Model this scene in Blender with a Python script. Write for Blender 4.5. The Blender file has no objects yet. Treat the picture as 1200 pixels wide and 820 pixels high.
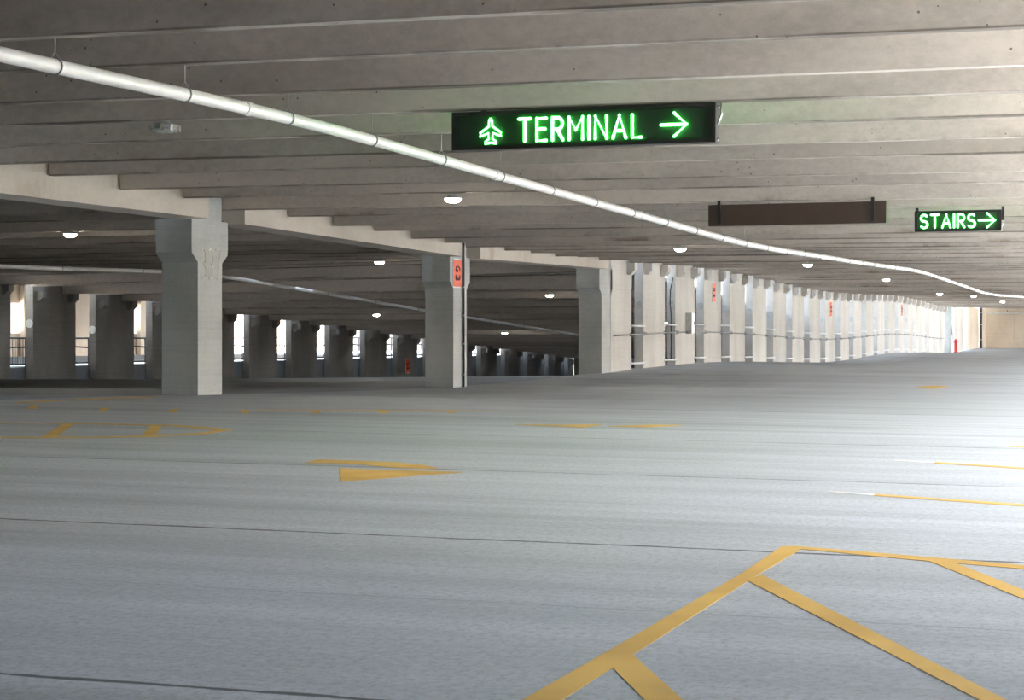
import bpy, bmesh, math, random
from mathutils import Vector, Matrix
random.seed(7)
S = bpy.context.scene
COL = S.collection

# ------------------------------------------------------------------ lay of the land
ALPHA = math.radians(19.1)                  # camera yaw off the row direction (+Y)
CA, SA = math.cos(ALPHA), math.sin(ALPHA)
FPX = 2290.0                                # focal length in pixels of the 1200 px frame
ZC = 0.93                                   # camera height above the datum floor
HOR = 395.0                                 # horizon row in the frame
LROW = 14.55                                # main column row at X = -LROW
L2 = 33.6                                   # far row of dark piers
L3 = 52.6                                   # outer row
MOD = 3.66                                  # tee / pier module
CS = 0.0065                                 # cross fall of the main bay
SOF, SDEP = 2.97, 0.50                      # rib soffit above floor, rib depth

def dz(y):                                  # drainage undulation of the decks
    return 0.125*math.cos(2*math.pi*(y-61)/43.0)
def M(x, y):                                # main bay offset
    return dz(y) - CS*(x+LROW)
def softramp(s):
    if s < -4: return 0.0
    if s < 4: return (s+4)**2/16.0
    return s
def R(y):                                   # ramp offset of the left bay
    b = dz(y) if y < 39.5 else -0.125
    return b - 0.049*softramp(y-43.5)
def LB(x, y):                               # left bay offset: straight between the two rows
    r = R(y)
    if y < 47: k = 1.0
    elif y > 54: k = 0.0
    else: k = (54-y)/7.0; k = k*k*(3-2*k)
    w = max(0.0, min(1.0, (x+L2)/(L2-LROW-0.3)))
    return r + (M(-LROW, y)-r)*w*k

def ray(px, py):
    t = (px-600.0)/FPX
    return Vector((t*CA-SA, CA+t*SA, (HOR-py)/FPX))
CAM = Vector((0, 0, ZC))
def hit(px, py, zfun, n=60):                # where the sight line of a pixel meets a surface z = zfun(x, y)
    d = ray(px, py)
    lo, hi = 1.0, 220.0
    f = lambda s: (ZC+d.z*s) - zfun(d.x*s, d.y*s)
    s0 = lo; f0 = f(lo); s = lo
    while s < hi:
        s2 = s*1.01+0.02
        if f(s2)*f0 <= 0:
            a, b = s, s2
            for _ in range(n):
                m = (a+b)/2
                if f(m)*f0 > 0: a = m
                else: b = m
            return Vector((d.x*a, d.y*a, ZC+d.z*a))
        s = s2
    return None
def on_plane_y(px, py, Y):
    d = ray(px, py); s = Y/d.y
    return Vector((d.x*s, Y, ZC+d.z*s))

# ------------------------------------------------------------------ materials
def lin(r, g, b):
    f = lambda c: (c/255/12.92) if c/255 <= 0.04045 else ((c/255+0.055)/1.055)**2.4
    return (f(r), f(g), f(b), 1)
def newmat(name):
    m = bpy.data.materials.new(name); m.use_nodes = True
    nt = m.node_tree; nt.nodes.clear()
    out = nt.nodes.new('ShaderNodeOutputMaterial'); b = nt.nodes.new('ShaderNodeBsdfPrincipled')
    nt.links.new(b.outputs[0], out.inputs[0])
    return m, nt, b
class NT:
    def __init__(s, nt): s.nt = nt
    def n(s, t, **kw):
        o = s.nt.nodes.new(t)
        for k, v in kw.items(): setattr(o, k, v)
        return o
    def l(s, a, b): s.nt.links.new(a, b)
    def val(s, sock, v):
        if hasattr(v, 'is_output') or isinstance(v, bpy.types.NodeSocket): s.l(v, sock)
        else: sock.default_value = v
    def math(s, op, a, b=None, c=None, clamp=False):
        o = s.n('ShaderNodeMath', operation=op, use_clamp=clamp)
        s.val(o.inputs[0], a)
        if b is not None: s.val(o.inputs[1], b)
        if c is not None: s.val(o.inputs[2], c)
        return o.outputs[0]
    def mix(s, f, a, b, blend='MIX'):
        o = s.n('ShaderNodeMix', data_type='RGBA', blend_type=blend)
        s.val(o.inputs[0], f); s.val(o.inputs[6], a); s.val(o.inputs[7], b)
        return o.outputs[2]
    def noise(s, vec, scale, detail=4, rough=0.55):
        o = s.n('ShaderNodeTexNoise'); s.l(vec, o.inputs['Vector'])
        o.inputs['Scale'].default_value = scale; o.inputs['Detail'].default_value = detail
        o.inputs['Roughness'].default_value = rough
        return o.outputs[0]
    def ramp(s, f, a, b):                    # smooth step a..b
        o = s.n('ShaderNodeMapRange', interpolation_type='SMOOTHSTEP'); s.l(f, o.inputs[0])
        o.inputs[1].default_value = a; o.inputs[2].default_value = b
        return o.outputs[0]
    def scaled(s, vec, v):
        o = s.n('ShaderNodeVectorMath', operation='MULTIPLY'); s.l(vec, o.inputs[0]); o.inputs[1].default_value = v
        return o.outputs[0]
    def bump(s, h, strength, dist, bsdf):
        o = s.n('ShaderNodeBump'); o.inputs['Strength'].default_value = strength
        o.inputs['Distance'].default_value = dist; s.l(h, o.inputs['Height']); s.l(o.outputs[0], bsdf.inputs['Normal'])

def concrete(name, c1, c2, rough=0.85, stretch=(1, 1, 1), stain=None, stain_amt=0.0, form=0.0, pits=0.0):
    m, nt, b = newmat(name); N = NT(nt)
    geo = N.n('ShaderNodeNewGeometry'); pos = geo.outputs['Position']
    big = N.noise(N.scaled(pos, stretch), 0.55, 5, 0.6)
    fine = N.noise(pos, 14, 5, 0.7)
    f = N.math('ADD', N.math('MULTIPLY', big, 0.75), N.math('MULTIPLY', fine, 0.25))
    col = N.mix(N.ramp(f, 0.32, 0.68), c1, c2)
    if form:                                   # form-board courses
        sep = N.n('ShaderNodeSeparateXYZ'); N.l(pos, sep.inputs[0])
        lnz = N.noise(N.scaled(pos, (0.4, 0.4, 24)), 1.0, 3, 0.7)
        col = N.mix(N.math('MULTIPLY', N.ramp(lnz, 0.42, 0.72), form), col, (0.55, 0.55, 0.55, 1), 'MULTIPLY')
    if pits:
        v = N.n('ShaderNodeTexVoronoi'); v.inputs['Scale'].default_value = 5.5; N.l(pos, v.inputs['Vector'])
        pm = N.math('MULTIPLY', N.math('LESS_THAN', v.outputs['Distance'], 0.075), N.ramp(N.noise(pos, 1.3, 2), 0.52, 0.6))
        col = N.mix(N.math('MULTIPLY', pm, pits), col, (0.05, 0.045, 0.04, 1))
    if stain:
        sm = N.ramp(N.noise(N.scaled(pos, (0.8, 0.8, 0.35)), 1.1, 6, 0.65), 0.56, 0.74)
        col = N.mix(N.math('MULTIPLY', sm, stain_amt), col, stain)
    N.l(col, b.inputs['Base Color']); b.inputs['Roughness'].default_value = rough
    b.inputs['Specular IOR Level'].default_value = 0.3
    N.bump(N.noise(pos, 28, 6, 0.75), 0.35, 0.01, b)
    return m

def rib_concrete(name, c1, c2, rust):
    # precast rib: long streaks along X, air holes, rust drips on the lower edge
    m, nt, b = newmat(name); N = NT(nt)
    geo = N.n('ShaderNodeNewGeometry'); pos = geo.outputs['Position']
    at = N.n('ShaderNodeAttribute', attribute_name='drip_edge'); low = at.outputs['Fac']   # 1 on the rib's lower edge, 0 above
    big = N.noise(N.scaled(pos, (0.25, 1.9, 1.0)), 0.9, 5, 0.6)
    fine = N.noise(N.scaled(pos, (1, 1, 1.5)), 9, 5, 0.7)
    f = N.math('ADD', N.math('MULTIPLY', big, 0.7), N.math('MULTIPLY', fine, 0.3))
    col = N.mix(N.ramp(f, 0.33, 0.67), c1, c2)
    v = N.n('ShaderNodeTexVoronoi'); v.inputs['Scale'].default_value = 10; N.l(pos, v.inputs['Vector'])
    pm = N.math('MULTIPLY', N.math('LESS_THAN', v.outputs['Distance'], 0.095), N.ramp(N.noise(pos, 1.6, 2), 0.47, 0.58))
    col = N.mix(N.math('MULTIPLY', pm, 0.75), col, (0.05, 0.045, 0.04, 1))
    edge = N.ramp(low, 0.25, 1.0)
    rn = N.ramp(N.noise(N.scaled(pos, (0.55, 3.0, 0.5)), 1.0, 6, 0.7), 0.55, 0.72)
    col = N.mix(N.math('MULTIPLY', N.math('MULTIPLY', edge, rn), 0.75), col, rust)
    e2 = N.ramp(low, 0.86, 0.95)
    r2 = N.ramp(N.noise(N.scaled(pos, (0.22, 0.9, 0.3)), 1.0, 6, 0.7), 0.44, 0.58)
    col = N.mix(N.math('MULTIPLY', N.math('MULTIPLY', e2, r2), 0.7), col, (0.07, 0.055, 0.042, 1))
    N.l(col, b.inputs['Base Color']); b.inputs['Roughness'].default_value = 0.8
    b.inputs['Specular IOR Level'].default_value = 0.3
    N.bump(N.noise(pos, 25, 5, 0.7), 0.25, 0.01, b)
    return m

def floor_concrete(name, c1, c2, c3):
    m, nt, b = newmat(name); N = NT(nt)
    geo = N.n('ShaderNodeNewGeometry'); pos = geo.outputs['Position']
    sep = N.n('ShaderNodeSeparateXYZ'); N.l(pos, sep.inputs[0])
    streak = N.noise(N.scaled(pos, (0.10, 2.4, 1)), 1.0, 6, 0.62)
    cloud = N.noise(N.scaled(pos, (0.35, 0.6, 1)), 0.8, 4, 0.6)
    fine = N.noise(N.scaled(pos, (6, 14, 1)), 3.0, 6, 0.75)
    f = N.math('ADD', N.math('MULTIPLY', streak, 0.5), N.math('ADD', N.math('MULTIPLY', cloud, 0.25), N.math('MULTIPLY', fine, 0.25)))
    col = N.mix(N.ramp(f, 0.33, 0.66), c1, c2)
    # tone of each topping strip differs a little
    wob = N.math('MULTIPLY', N.math('SUBTRACT', N.noise(N.scaled(pos, (0.7, 0.02, 0)), 1.0, 5, 0.7), 0.5), 0.09)
    yy = N.math('ADD', sep.outputs['Y'], wob)
    q = N.math('DIVIDE', N.math('SUBTRACT', yy, 52.78), MOD)
    cell = N.math('FLOOR', q)
    wn = N.n('ShaderNodeTexWhiteNoise', noise_dimensions='1D'); N.l(cell, wn.inputs['W'])
    col = N.mix(N.math('MULTIPLY', wn.outputs['Value'], 0.30), col, c3)
    # tyre polish
    ty = N.ramp(N.noise(N.scaled(pos, (0.05, 0.9, 1)), 0.9, 3, 0.6), 0.56, 0.74)
    col = N.mix(N.math('MULTIPLY', ty, 0.28), col, (0.16, 0.165, 0.17, 1))
    # sandy grain of the broom finish
    gr = N.noise(N.scaled(pos, (34, 26, 1)), 1.0, 4, 0.85)
    col = N.mix(N.math('MULTIPLY', N.ramp(gr, 0.42, 0.68), 0.48), col, (0.20, 0.205, 0.215, 1))
    blot = N.ramp(N.noise(N.scaled(pos, (0.5, 1.1, 1)), 0.9, 7, 0.72), 0.52, 0.75)
    col = N.mix(N.math('MULTIPLY', blot, 0.22), col, (0.26, 0.25, 0.24, 1))
    # sealed joints between the strips
    fr = N.math('FRACT', q)
    dist = N.math('MULTIPLY', N.math('MINIMUM', fr, N.math('SUBTRACT', 1.0, fr)), MOD)
    wn2 = N.n('ShaderNodeTexWhiteNoise', noise_dimensions='1D')
    N.l(N.math('ADD', N.math('ROUND', q), 13.7), wn2.inputs['W'])
    jn = N.noise(N.scaled(pos, (1.5, 0, 0)), 1.0, 4, 0.7)
    wid = N.math('MULTIPLY', N.ramp(jn, 0.15, 0.75), N.math('MULTIPLY_ADD', wn2.outputs['Value'], 0.038, 0.016))
    joint = N.ramp(N.math('SUBTRACT', wid, dist), -0.008, 0.010)
    col = N.mix(N.math('MULTIPLY', joint, 0.85), col, (0.035, 0.035, 0.038, 1))
    # hairline control joints half way
    d2 = N.math('MULTIPLY', N.math('ABSOLUTE', N.math('SUBTRACT', fr, 0.5)), MOD)
    col = N.mix(N.math('MULTIPLY', N.math('LESS_THAN', d2, 0.006), 0.35), col, (0.08, 0.08, 0.085, 1))
    N.l(col, b.inputs['Base Color'])
    rg = N.math('MULTIPLY_ADD', streak, 0.25, 0.5); N.l(rg, b.inputs['Roughness'])
    b.inputs['Specular IOR Level'].default_value = 0.22
    N.bump(N.noise(N.scaled(pos, (8, 20, 1)), 4, 5, 0.7), 0.18, 0.006, b)
    return m

def plain(name, c, rough=0.6, metal=0.0, spec=0.5, var=0.12, vscale=6):
    m, nt, b = newmat(name); N = NT(nt)
    geo = N.n('ShaderNodeNewGeometry'); pos = geo.outputs['Position']
    f = N.noise(pos, vscale, 4, 0.6)
    dk = (c[0]*(1-var*2), c[1]*(1-var*2), c[2]*(1-var*2), 1)
    N.l(N.mix(N.ramp(f, 0.3, 0.7), dk, c), b.inputs['Base Color'])
    b.inputs['Roughness'].default_value = rough; b.inputs['Metallic'].default_value = metal
    b.inputs['Specular IOR Level'].default_value = spec
    return m
def paint(name, c, under):
    m, nt, b = newmat(name); N = NT(nt)
    geo = N.n('ShaderNodeNewGeometry'); pos = geo.outputs['Position']
    wear = N.ramp(N.noise(N.scaled(pos, (9, 22, 1)), 2.0, 6, 0.8), 0.52, 0.78)
    tone = N.noise(pos, 1.4, 3)
    c2 = (c[0]*0.82, c[1]*0.78, c[2]*0.7, 1)
    col = N.mix(N.ramp(tone, 0.35, 0.65), c, c2)
    N.l(N.mix(N.math('MULTIPLY', wear, 0.55), col, under), b.inputs['Base Color'])
    b.inputs['Roughness'].default_value = 0.65
    return m
def glow(name, c, strength):
    m, nt, b = newmat(name)
    b.inputs['Base Color'].default_value = c
    b.inputs['Emission Color'].default_value = c; b.inputs['Emission Strength'].default_value = strength
    return m

MAT = dict(
    floor=floor_concrete('sealed_floor_concrete', (0.36, 0.39, 0.42, 1), (0.60, 0.64, 0.68, 1), (0.35, 0.37, 0.39, 1)),
    rampfloor=floor_concrete('shade_toned_ramp_concrete', (0.22, 0.235, 0.245, 1), (0.38, 0.40, 0.415, 1), (0.2, 0.21, 0.215, 1)),  # darker copy of the floor concrete, left bay's shade put into the colour
    rib=rib_concrete('precast_rib_concrete', (0.37, 0.335, 0.30, 1), (0.57, 0.52, 0.47, 1), (0.15, 0.085, 0.04, 1)),
    beam=concrete('beam_concrete', (0.50, 0.46, 0.41, 1), (0.66, 0.61, 0.55, 1), stretch=(1, 0.6, 1), stain=(0.30, 0.23, 0.17, 1), stain_amt=0.45, pits=0.5),
    column=concrete('column_concrete', (0.40, 0.42, 0.415, 1), (0.54, 0.56, 0.555, 1), form=0.2, stain=(0.40, 0.34, 0.27, 1), stain_amt=0.25, pits=0.4),
    pier=concrete('pale_pier_concrete', (0.50, 0.485, 0.455, 1), (0.66, 0.645, 0.615, 1), stretch=(1, 1, 0.4), stain=(0.50, 0.42, 0.33, 1), stain_amt=0.4, form=0.12, pits=0.25),
    darkpier=concrete('dark_pier_concrete', (0.17, 0.157, 0.14, 1), (0.28, 0.265, 0.245, 1), stretch=(1, 1, 0.4), stain=(0.36, 0.35, 0.335, 1), stain_amt=0.35, form=0.25),  # same build as the pale piers, in darker grey-brown tones
    beige=concrete('beige_panel_concrete', (0.58, 0.50, 0.41, 1), (0.70, 0.62, 0.52, 1), stretch=(1, 1, 0.5), form=0.15),
    outer=concrete('outer_wall_concrete', (0.46, 0.38, 0.30, 1), (0.62, 0.53, 0.43, 1), stretch=(1, 1, 0.3), form=0.1),
    pipe=plain('white_pipe', (0.80, 0.795, 0.78, 1), 0.35, var=0.04),
    joint=plain('pipe_joint_grey', (0.55, 0.55, 0.54, 1), 0.4),
    steel=plain('galvanised_steel', (0.42, 0.43, 0.44, 1), 0.45, 0.7),
    rail=plain('white_rail', (0.80, 0.81, 0.82, 1), 0.4, var=0.03),
    dark=plain('dark_metal', (0.035, 0.035, 0.038, 1), 0.45, 0.3),
    bluerail=plain('blue_grey_rail', (0.07, 0.085, 0.11, 1), 0.45, 0.2),
    conduit=plain('conduit_grey', (0.30, 0.31, 0.31, 1), 0.5, 0.4),
    brown=plain('brown_sign_enamel', (0.060, 0.036, 0.026, 1), 0.55, var=0.06),
    signcase=plain('sign_case_metal', (0.030, 0.028, 0.028, 1), 0.38, 0.4),
    signface=plain('sign_face_black_green', (0.007, 0.019, 0.010, 1), 0.6, var=0.1),
    chrome=plain('bright_clamp_metal', (0.7, 0.7, 0.7, 1), 0.25, 0.9),
    green=glow('green_led', (0.10, 1.0, 0.145, 1), 5.0),
    orange=plain('orange_placard', (0.86, 0.10, 0.025, 1), 0.55, var=0.05),
    placard_edge=plain('placard_white_edge', (0.78, 0.78, 0.74, 1), 0.5),
    ink=plain('black_ink', (0.02, 0.02, 0.02, 1), 0.6),
    chalk=plain('pale_chalk_paint', (0.80, 0.79, 0.74, 1), 0.8),
    yellow=paint('yellow_road_paint', (0.74, 0.46, 0.10, 1), (0.40, 0.38, 0.34, 1)),
    white=paint('white_road_paint', (0.78, 0.79, 0.80, 1), (0.5, 0.52, 0.54, 1)),
    red=plain('red_enamel', (0.65, 0.03, 0.025, 1), 0.4),
    grey=plain('grey_enamel', (0.55, 0.57, 0.56, 1), 0.45),
    lens=glow('lamp_lens', (1.0, 0.93, 0.80, 1), 40.0),
    glass=plain('lamp_dead_lens', (0.45, 0.46, 0.44, 1), 0.15, var=0.2, vscale=30),
    coating=plain('bounce_cutting_coat', (0.055, 0.06, 0.066, 1), 0.8),  # added on unseen flange tops to cut the sun's bounce
    outerfloor=plain('grey_outer_deck', (0.20, 0.22, 0.24, 1), 0.8, vscale=0.4),
    palepaint=plain('pale_bounce_paint', (0.74, 0.73, 0.70, 1), 0.8),  # unseen walls made pale to bounce light into the aisle
    ground=plain('pale_ground', (0.66, 0.61, 0.53, 1), 0.9, vscale=0.1),
)

# ------------------------------------------------------------------ mesh helpers
def link(name, bm, mat, parent=None, loc=None, smooth=False):
    me = bpy.data.meshes.new(name)
    bmesh.ops.recalc_face_normals(bm, faces=bm.faces[:])
    bm.to_mesh(me); bm.free()
    if smooth:
        for p in me.polygons: p.use_smooth = True
    for m in (mat if isinstance(mat, (list, tuple)) else [mat]): me.materials.append(m)
    o = bpy.data.objects.new(name, me); COL.objects.link(o)
    if parent is not None: o.parent = parent
    if loc is not None: o.location = loc
    return o
def tag(o, label, cat, group=None, kind='thing'):
    o['label'] = label; o['category'] = cat; o['kind'] = kind
    if group: o['group'] = group
    return o
def thing(name, loc, label, cat, group=None):
    o = bpy.data.objects.new(name, None); COL.objects.link(o); o.location = loc; o.empty_display_size = 0.2
    return tag(o, label, cat, group)
def struct(o):
    o['kind'] = 'structure'; return o
def hexa(bm, p):                           # 8 points: bottom ring then top ring
    v = [bm.verts.new(q) for q in p]
    for f in ((0, 1, 2, 3), (4, 5, 6, 7), (0, 1, 5, 4), (1, 2, 6, 5), (2, 3, 7, 6), (3, 0, 4, 7)):
        bm.faces.new([v[i] for i in f])
    return v
def box(bm, x0, x1, y0, y1, z0, z1):
    return hexa(bm, [(x0, y0, z0), (x1, y0, z0), (x1, y1, z0), (x0, y1, z0), (x0, y0, z1), (x1, y0, z1), (x1, y1, z1), (x0, y1, z1)])
def bevel(bm, w, seg=2):
    es = [e for e in bm.edges if len(e.link_faces) == 2 and e.calc_face_angle(0) > 0.5]
    bmesh.ops.bevel(bm, geom=es, offset=w, segments=seg, affect='EDGES', profile=0.6)
def prism(bm, poly, axis, a, b):           # polygon in the plane across `axis`, extruded a..b
    def P(u, v, w): return {'x': (w, u, v), 'y': (u, w, v), 'yy': (u, w, v), 'z': (u, v, w)}[axis]
    A = [bm.verts.new(P(u, v, a)) for u, v in poly]; B = [bm.verts.new(P(u, v, b)) for u, v in poly]
    n = len(poly)
    bm.faces.new(A); bm.faces.new(B)
    for i in range(n): bm.faces.new((A[i], A[(i+1) % n], B[(i+1) % n], B[i]))
def tube(bm, pts, r, n=10, closed=False):
    pts = [Vector(p) for p in pts]; rings = []; m = len(pts)
    for i, p in enumerate(pts):
        if closed: t = pts[(i+1) % m]-pts[i-1]
        else: t = pts[min(i+1, m-1)]-pts[max(i-1, 0)]
        t.normalize()
        up = Vector((0, 0, 1)) if abs(t.z) < 0.9 else Vector((0, 1, 0))
        a = t.cross(up).normalized(); b = a.cross(t).normalized()
        k = 1.0
        if 0 < i < m-1 or closed:
            c = (pts[(i+1) % m]-p).normalized().dot((p-pts[i-1]).normalized())
            k = min(1.5, 1/max(0.5, math.sqrt(max(0.0, (1+c)/2))))
        rings.append([bm.verts.new(p+(a*math.cos(q)+b*math.sin(q))*r*(k if False else 1)) for q in [2*math.pi*j/n for j in range(n)]])
    for i in range(m if closed else m-1):
        A, B = rings[i], rings[(i+1) % m]
        for j in range(n): bm.faces.new((A[j], A[(j+1) % n], B[(j+1) % n], B[j]))
    if not closed: bm.faces.new(rings[0]); bm.faces.new(rings[-1])
def lathe(bm, prof, n=20, axis='z', c=(0, 0, 0)):
    rings = []
    for r, h in prof:
        ring = []
        for j in range(n):
            q = 2*math.pi*j/n; u, v = r*math.cos(q), r*math.sin(q)
            p = {'z': (u, v, h), 'y': (u, h, v), 'x': (h, u, v)}[axis]
            ring.append(bm.verts.new((p[0]+c[0], p[1]+c[1], p[2]+c[2])))
        rings.append(ring)
    for A, B in zip(rings, rings[1:]):
        for j in range(n): bm.faces.new((A[j], A[(j+1) % n], B[(j+1) % n], B[j]))
    bm.faces.new(rings[0]); bm.faces.new(rings[-1])
NEW = bmesh.new
ORD = ['first', 'second', 'third', 'fourth', 'fifth', 'sixth', 'seventh', 'eighth', 'ninth', 'tenth', 'eleventh', 'twelfth', 'thirteenth',
       'fourteenth', 'fifteenth', 'sixteenth', 'seventeenth', 'eighteenth', 'nineteenth', 'twentieth', 'twenty-first', 'twenty-second',
       'twenty-third', 'twenty-fourth', 'twenty-fifth', 'twenty-sixth', 'twenty-seventh', 'twenty-eighth']

# ------------------------------------------------------------------ setting: decks, walls
YEND = 151.62
XR = 4.8
def deck(name, x0, x1, y0, y1, zf, nx, sy, thick, mat):
    bm = NEW(); ny = int(round((y1-y0)/sy)); g = []
    for j in range(ny+1):
        y = y0+(y1-y0)*j/ny
        g.append([bm.verts.new((x0+(x1-x0)*i/nx, y, zf(x0+(x1-x0)*i/nx, y))) for i in range(nx+1)])
    for j in range(ny):
        for i in range(nx): bm.faces.new((g[j][i], g[j][i+1], g[j+1][i+1], g[j+1][i]))
    # edges turned down
    ring = [g[0][i] for i in range(nx+1)]+[g[j][nx] for j in range(1, ny+1)]+[g[ny][i] for i in range(nx-1, -1, -1)]+[g[j][0] for j in range(ny-1, 0, -1)]
    low = [bm.verts.new((v.co.x, v.co.y, v.co.z-thick)) for v in ring]
    n = len(ring)
    for i in range(n): bm.faces.new((ring[i], ring[(i+1) % n], low[(i+1) % n], low[i]))
    return struct(link(name, bm, mat))
XW = -LROW-0.28
deck('floor', XW, XR, -12, YEND, M, 14, 0.5, 5.0, MAT['floor'])
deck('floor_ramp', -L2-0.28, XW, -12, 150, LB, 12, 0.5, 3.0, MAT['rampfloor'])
deck('floor_outer', -L3-0.4, -L2-0.28, 40, 165, lambda x, y: 0.0, 4, 4.0, 5.0, MAT['outerfloor'])

bm = NEW()   # end wall of precast panels
for i in range(9):
    for (z0, z1) in ((-0.6, 1.12), (1.13, 1.98), (1.99, 3.6)):
        x0 = -LROW-0.3+i*2.4
        box(bm, x0, x0+2.385, YEND, YEND+0.25, z0, z1)
box(bm, -LROW-0.3, XR+3, YEND+0.1, YEND+0.3, -0.6, 3.6)
struct(link('wall_back', bm, MAT['beige']))

bm = NEW()   # closed end behind the camera
box(bm, -L2-0.3, XR+0.25, -12.3, -12, -0.8, 3.8)
struct(link('wall_front', bm, MAT['palepaint']))
# right-hand perimeter (outside the frame): solid by the camera, then parapet and posts with daylight between
bm = NEW()
box(bm, XR, XR+0.25, -12, 9.0, -0.8, 3.9)
y = 9.0
while y < YEND:
    box(bm, XR, XR+0.2, y, min(y+MOD*3, YEND), -0.8, M(XR, y)+0.45)
    box(bm, XR, XR+0.5, min(y+MOD*3, YEND)-0.6, min(y+MOD*3, YEND), -0.8, 3.7)
    y += MOD*3
struct(link('wall_right', bm, MAT['palepaint']))
bm = NEW(); box(bm, -16.6, -16.35, 126, 147, -0.8, 1.25)
struct(link('wall_side', bm, MAT['beige']))
# outer row far on the left: parapet and lintel, with the sky through the openings
bm = NEW()
box(bm, -L3-0.45, -L3-0.2, 44, 118, -0.5, 1.12); box(bm, -L3-0.45, -L3-0.2, 44, 118, 2.55, 3.5)
struct(link('wall_outer', bm, MAT['outer']))
bm = NEW()
box(bm, -L2-0.3, -L2-0.05, -12, 44.5, -0.6, 3.9)
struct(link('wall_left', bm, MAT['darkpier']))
bm = NEW()
box(bm, -L3-0.6, -L2-0.3, 40, 101, 3.42, 3.66)
struct(link('ceiling_outer', bm, MAT['rib']))
# roof deck near the camera, out of the frame
bm = NEW()
for k in range(-18, -11):
    yc = 50.95+MOD*k
    for s in (-1, 1): box(bm, -LROW, XR-0.1, yc+s*0.915-0.08, yc+s*0.915+0.08, SOF-0.1, SOF+SDEP)
box(bm, -LROW-0.8, XR, -12.3, 50.95+MOD*-11-1.80, SOF+SDEP+0.30, SOF+SDEP+0.42)
struct(link('ceiling', bm, MAT['rib']))
bm = NEW(); box(bm, -L2-0.3, -LROW-0.8, -12.3, 50.95+MOD*-8-1.80, SOF+SDEP+0.25, SOF+SDEP+0.37)
zr = [(yy, SOF+SDEP+R(yy)) for yy in (107.75, 150.1)]
hexa(bm, [(-L2+0.02, zr[0][0], zr[0][1]), (XW-0.15, zr[0][0], zr[0][1]), (XW-0.15, zr[1][0], zr[1][1]), (-L2+0.02, zr[1][0], zr[1][1]),
          (-L2+0.02, zr[0][0], zr[0][1]+0.12), (XW-0.15, zr[0][0], zr[0][1]+0.12), (XW-0.15, zr[1][0], zr[1][1]+0.12), (-L2+0.02, zr[1][0], zr[1][1]+0.12)])
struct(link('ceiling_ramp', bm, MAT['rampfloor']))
bm = NEW(); box(bm, -L2-0.25, XW-0.15, 150.2, 150.5, -6.5, -1.6)
box(bm, -L2-0.27, -L2-0.02, 120.6, 150.2, -6.5, 0.4)
struct(link('wall_ramp', bm, MAT['darkpier']))
bm = NEW(); box(bm, -260, 260, -200, 420, -7.2, -7.0)
struct(link('ground', bm, MAT['ground']))
bm = NEW(); box(bm, 42, 54, -60, 92, -7.0, 7.5)       # unseen block added to cut low sky light from the right
for i in range(11): box(bm, 41.8, 42, -55+i*14, -51+i*14, -7.0, 7.3)
struct(link('low_sky_blocker', bm, MAT['outer']))

# ------------------------------------------------------------------ ceiling tees
def sloped_box(bm, x0, x1, za0, za1, y0b, y1b, y0t, y1t, h):
    # a bar running along X from (x0, bottom za0) to (x1, bottom za1), tapered in section
    hexa(bm, [(x0, y0b, za0), (x1, y0b, za1), (x1, y1b, za1), (x0, y1b, za0), (x0, y0t, za0+h), (x1, y0t, za1+h), (x1, y1t, za1+h), (x0, y1t, za0+h)])
def tee(yc, x0, xs0, x1, zf, label, group):
    """one precast double tee: flange x0..x1, ribs xs0..x1"""
    za = SOF+zf(x0, yc); zb = SOF+zf(x1, yc)
    t = thing('double_tee', (x1, yc, zb), label, 'ceiling beam', group)
    sl = (za-zb)/(x0-x1)
    Z = lambda x: sl*(x-x1)
    bm = NEW(); hexa(bm, [(x0-x1, -1.8295, Z(x0)+SDEP), (0, -1.8295, SDEP), (0, 1.8295, SDEP), (x0-x1, 1.8295, Z(x0)+SDEP),
                          (x0-x1, -1.8295, Z(x0)+SDEP+0.11), (0, -1.8295, SDEP+0.11), (0, 1.8295, SDEP+0.11), (x0-x1, 1.8295, Z(x0)+SDEP+0.11)])
    for f in bm.faces:
        f.normal_update()
        if abs(f.normal.z) > 0.9 and f.calc_center_median().z > (Z(x0)/2+SDEP+0.05): f.material_index = 1
    link('flange', bm, [MAT['rib'], MAT['coating']], t)
    for s in (-1, 1):
        e = random.uniform(-0.006, 0.006)                       # small set-out differences
        xs = xs0(yc+s*0.915) if callable(xs0) else xs0
        bm = NEW(); zz = sl*(xs-x1)
        hexa(bm, [(xs-x1, -0.06, 0), (0, -0.06, -zz), (0, 0.06, -zz), (xs-x1, 0.06, 0), (xs-x1, -0.085, SDEP), (0, -0.085, SDEP-zz), (0, 0.085, SDEP-zz), (xs-x1, 0.085, SDEP)])
        bevel(bm, 0.012, 1)
        for hh in (0.02, 0.16):
            bmesh.ops.bisect_plane(bm, geom=bm.verts[:]+bm.edges[:]+bm.faces[:], plane_co=(xs-x1, 0, hh), plane_no=Vector((-sl, 0, 1)).normalized())
        o = link('stem', bm, MAT['rib'], t, (0, s*0.915, zz+e))
        da = o.data.attributes.new('drip_edge', 'FLOAT', 'POINT')
        for v in o.data.vertices: da.data[v.index].value = max(0.0, 1.0-(v.co.z-(sl*v.co.x-zz))/0.16)
    return t
def main_start(y):
    if y > 50.3: return -LROW+0.02
    for c in (28.05, 39.05):
        if abs(y-c) < 0.3: return -LROW-0.35
    if 49.3 < y: return -LROW+0.02
    return -LROW+0.24
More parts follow.
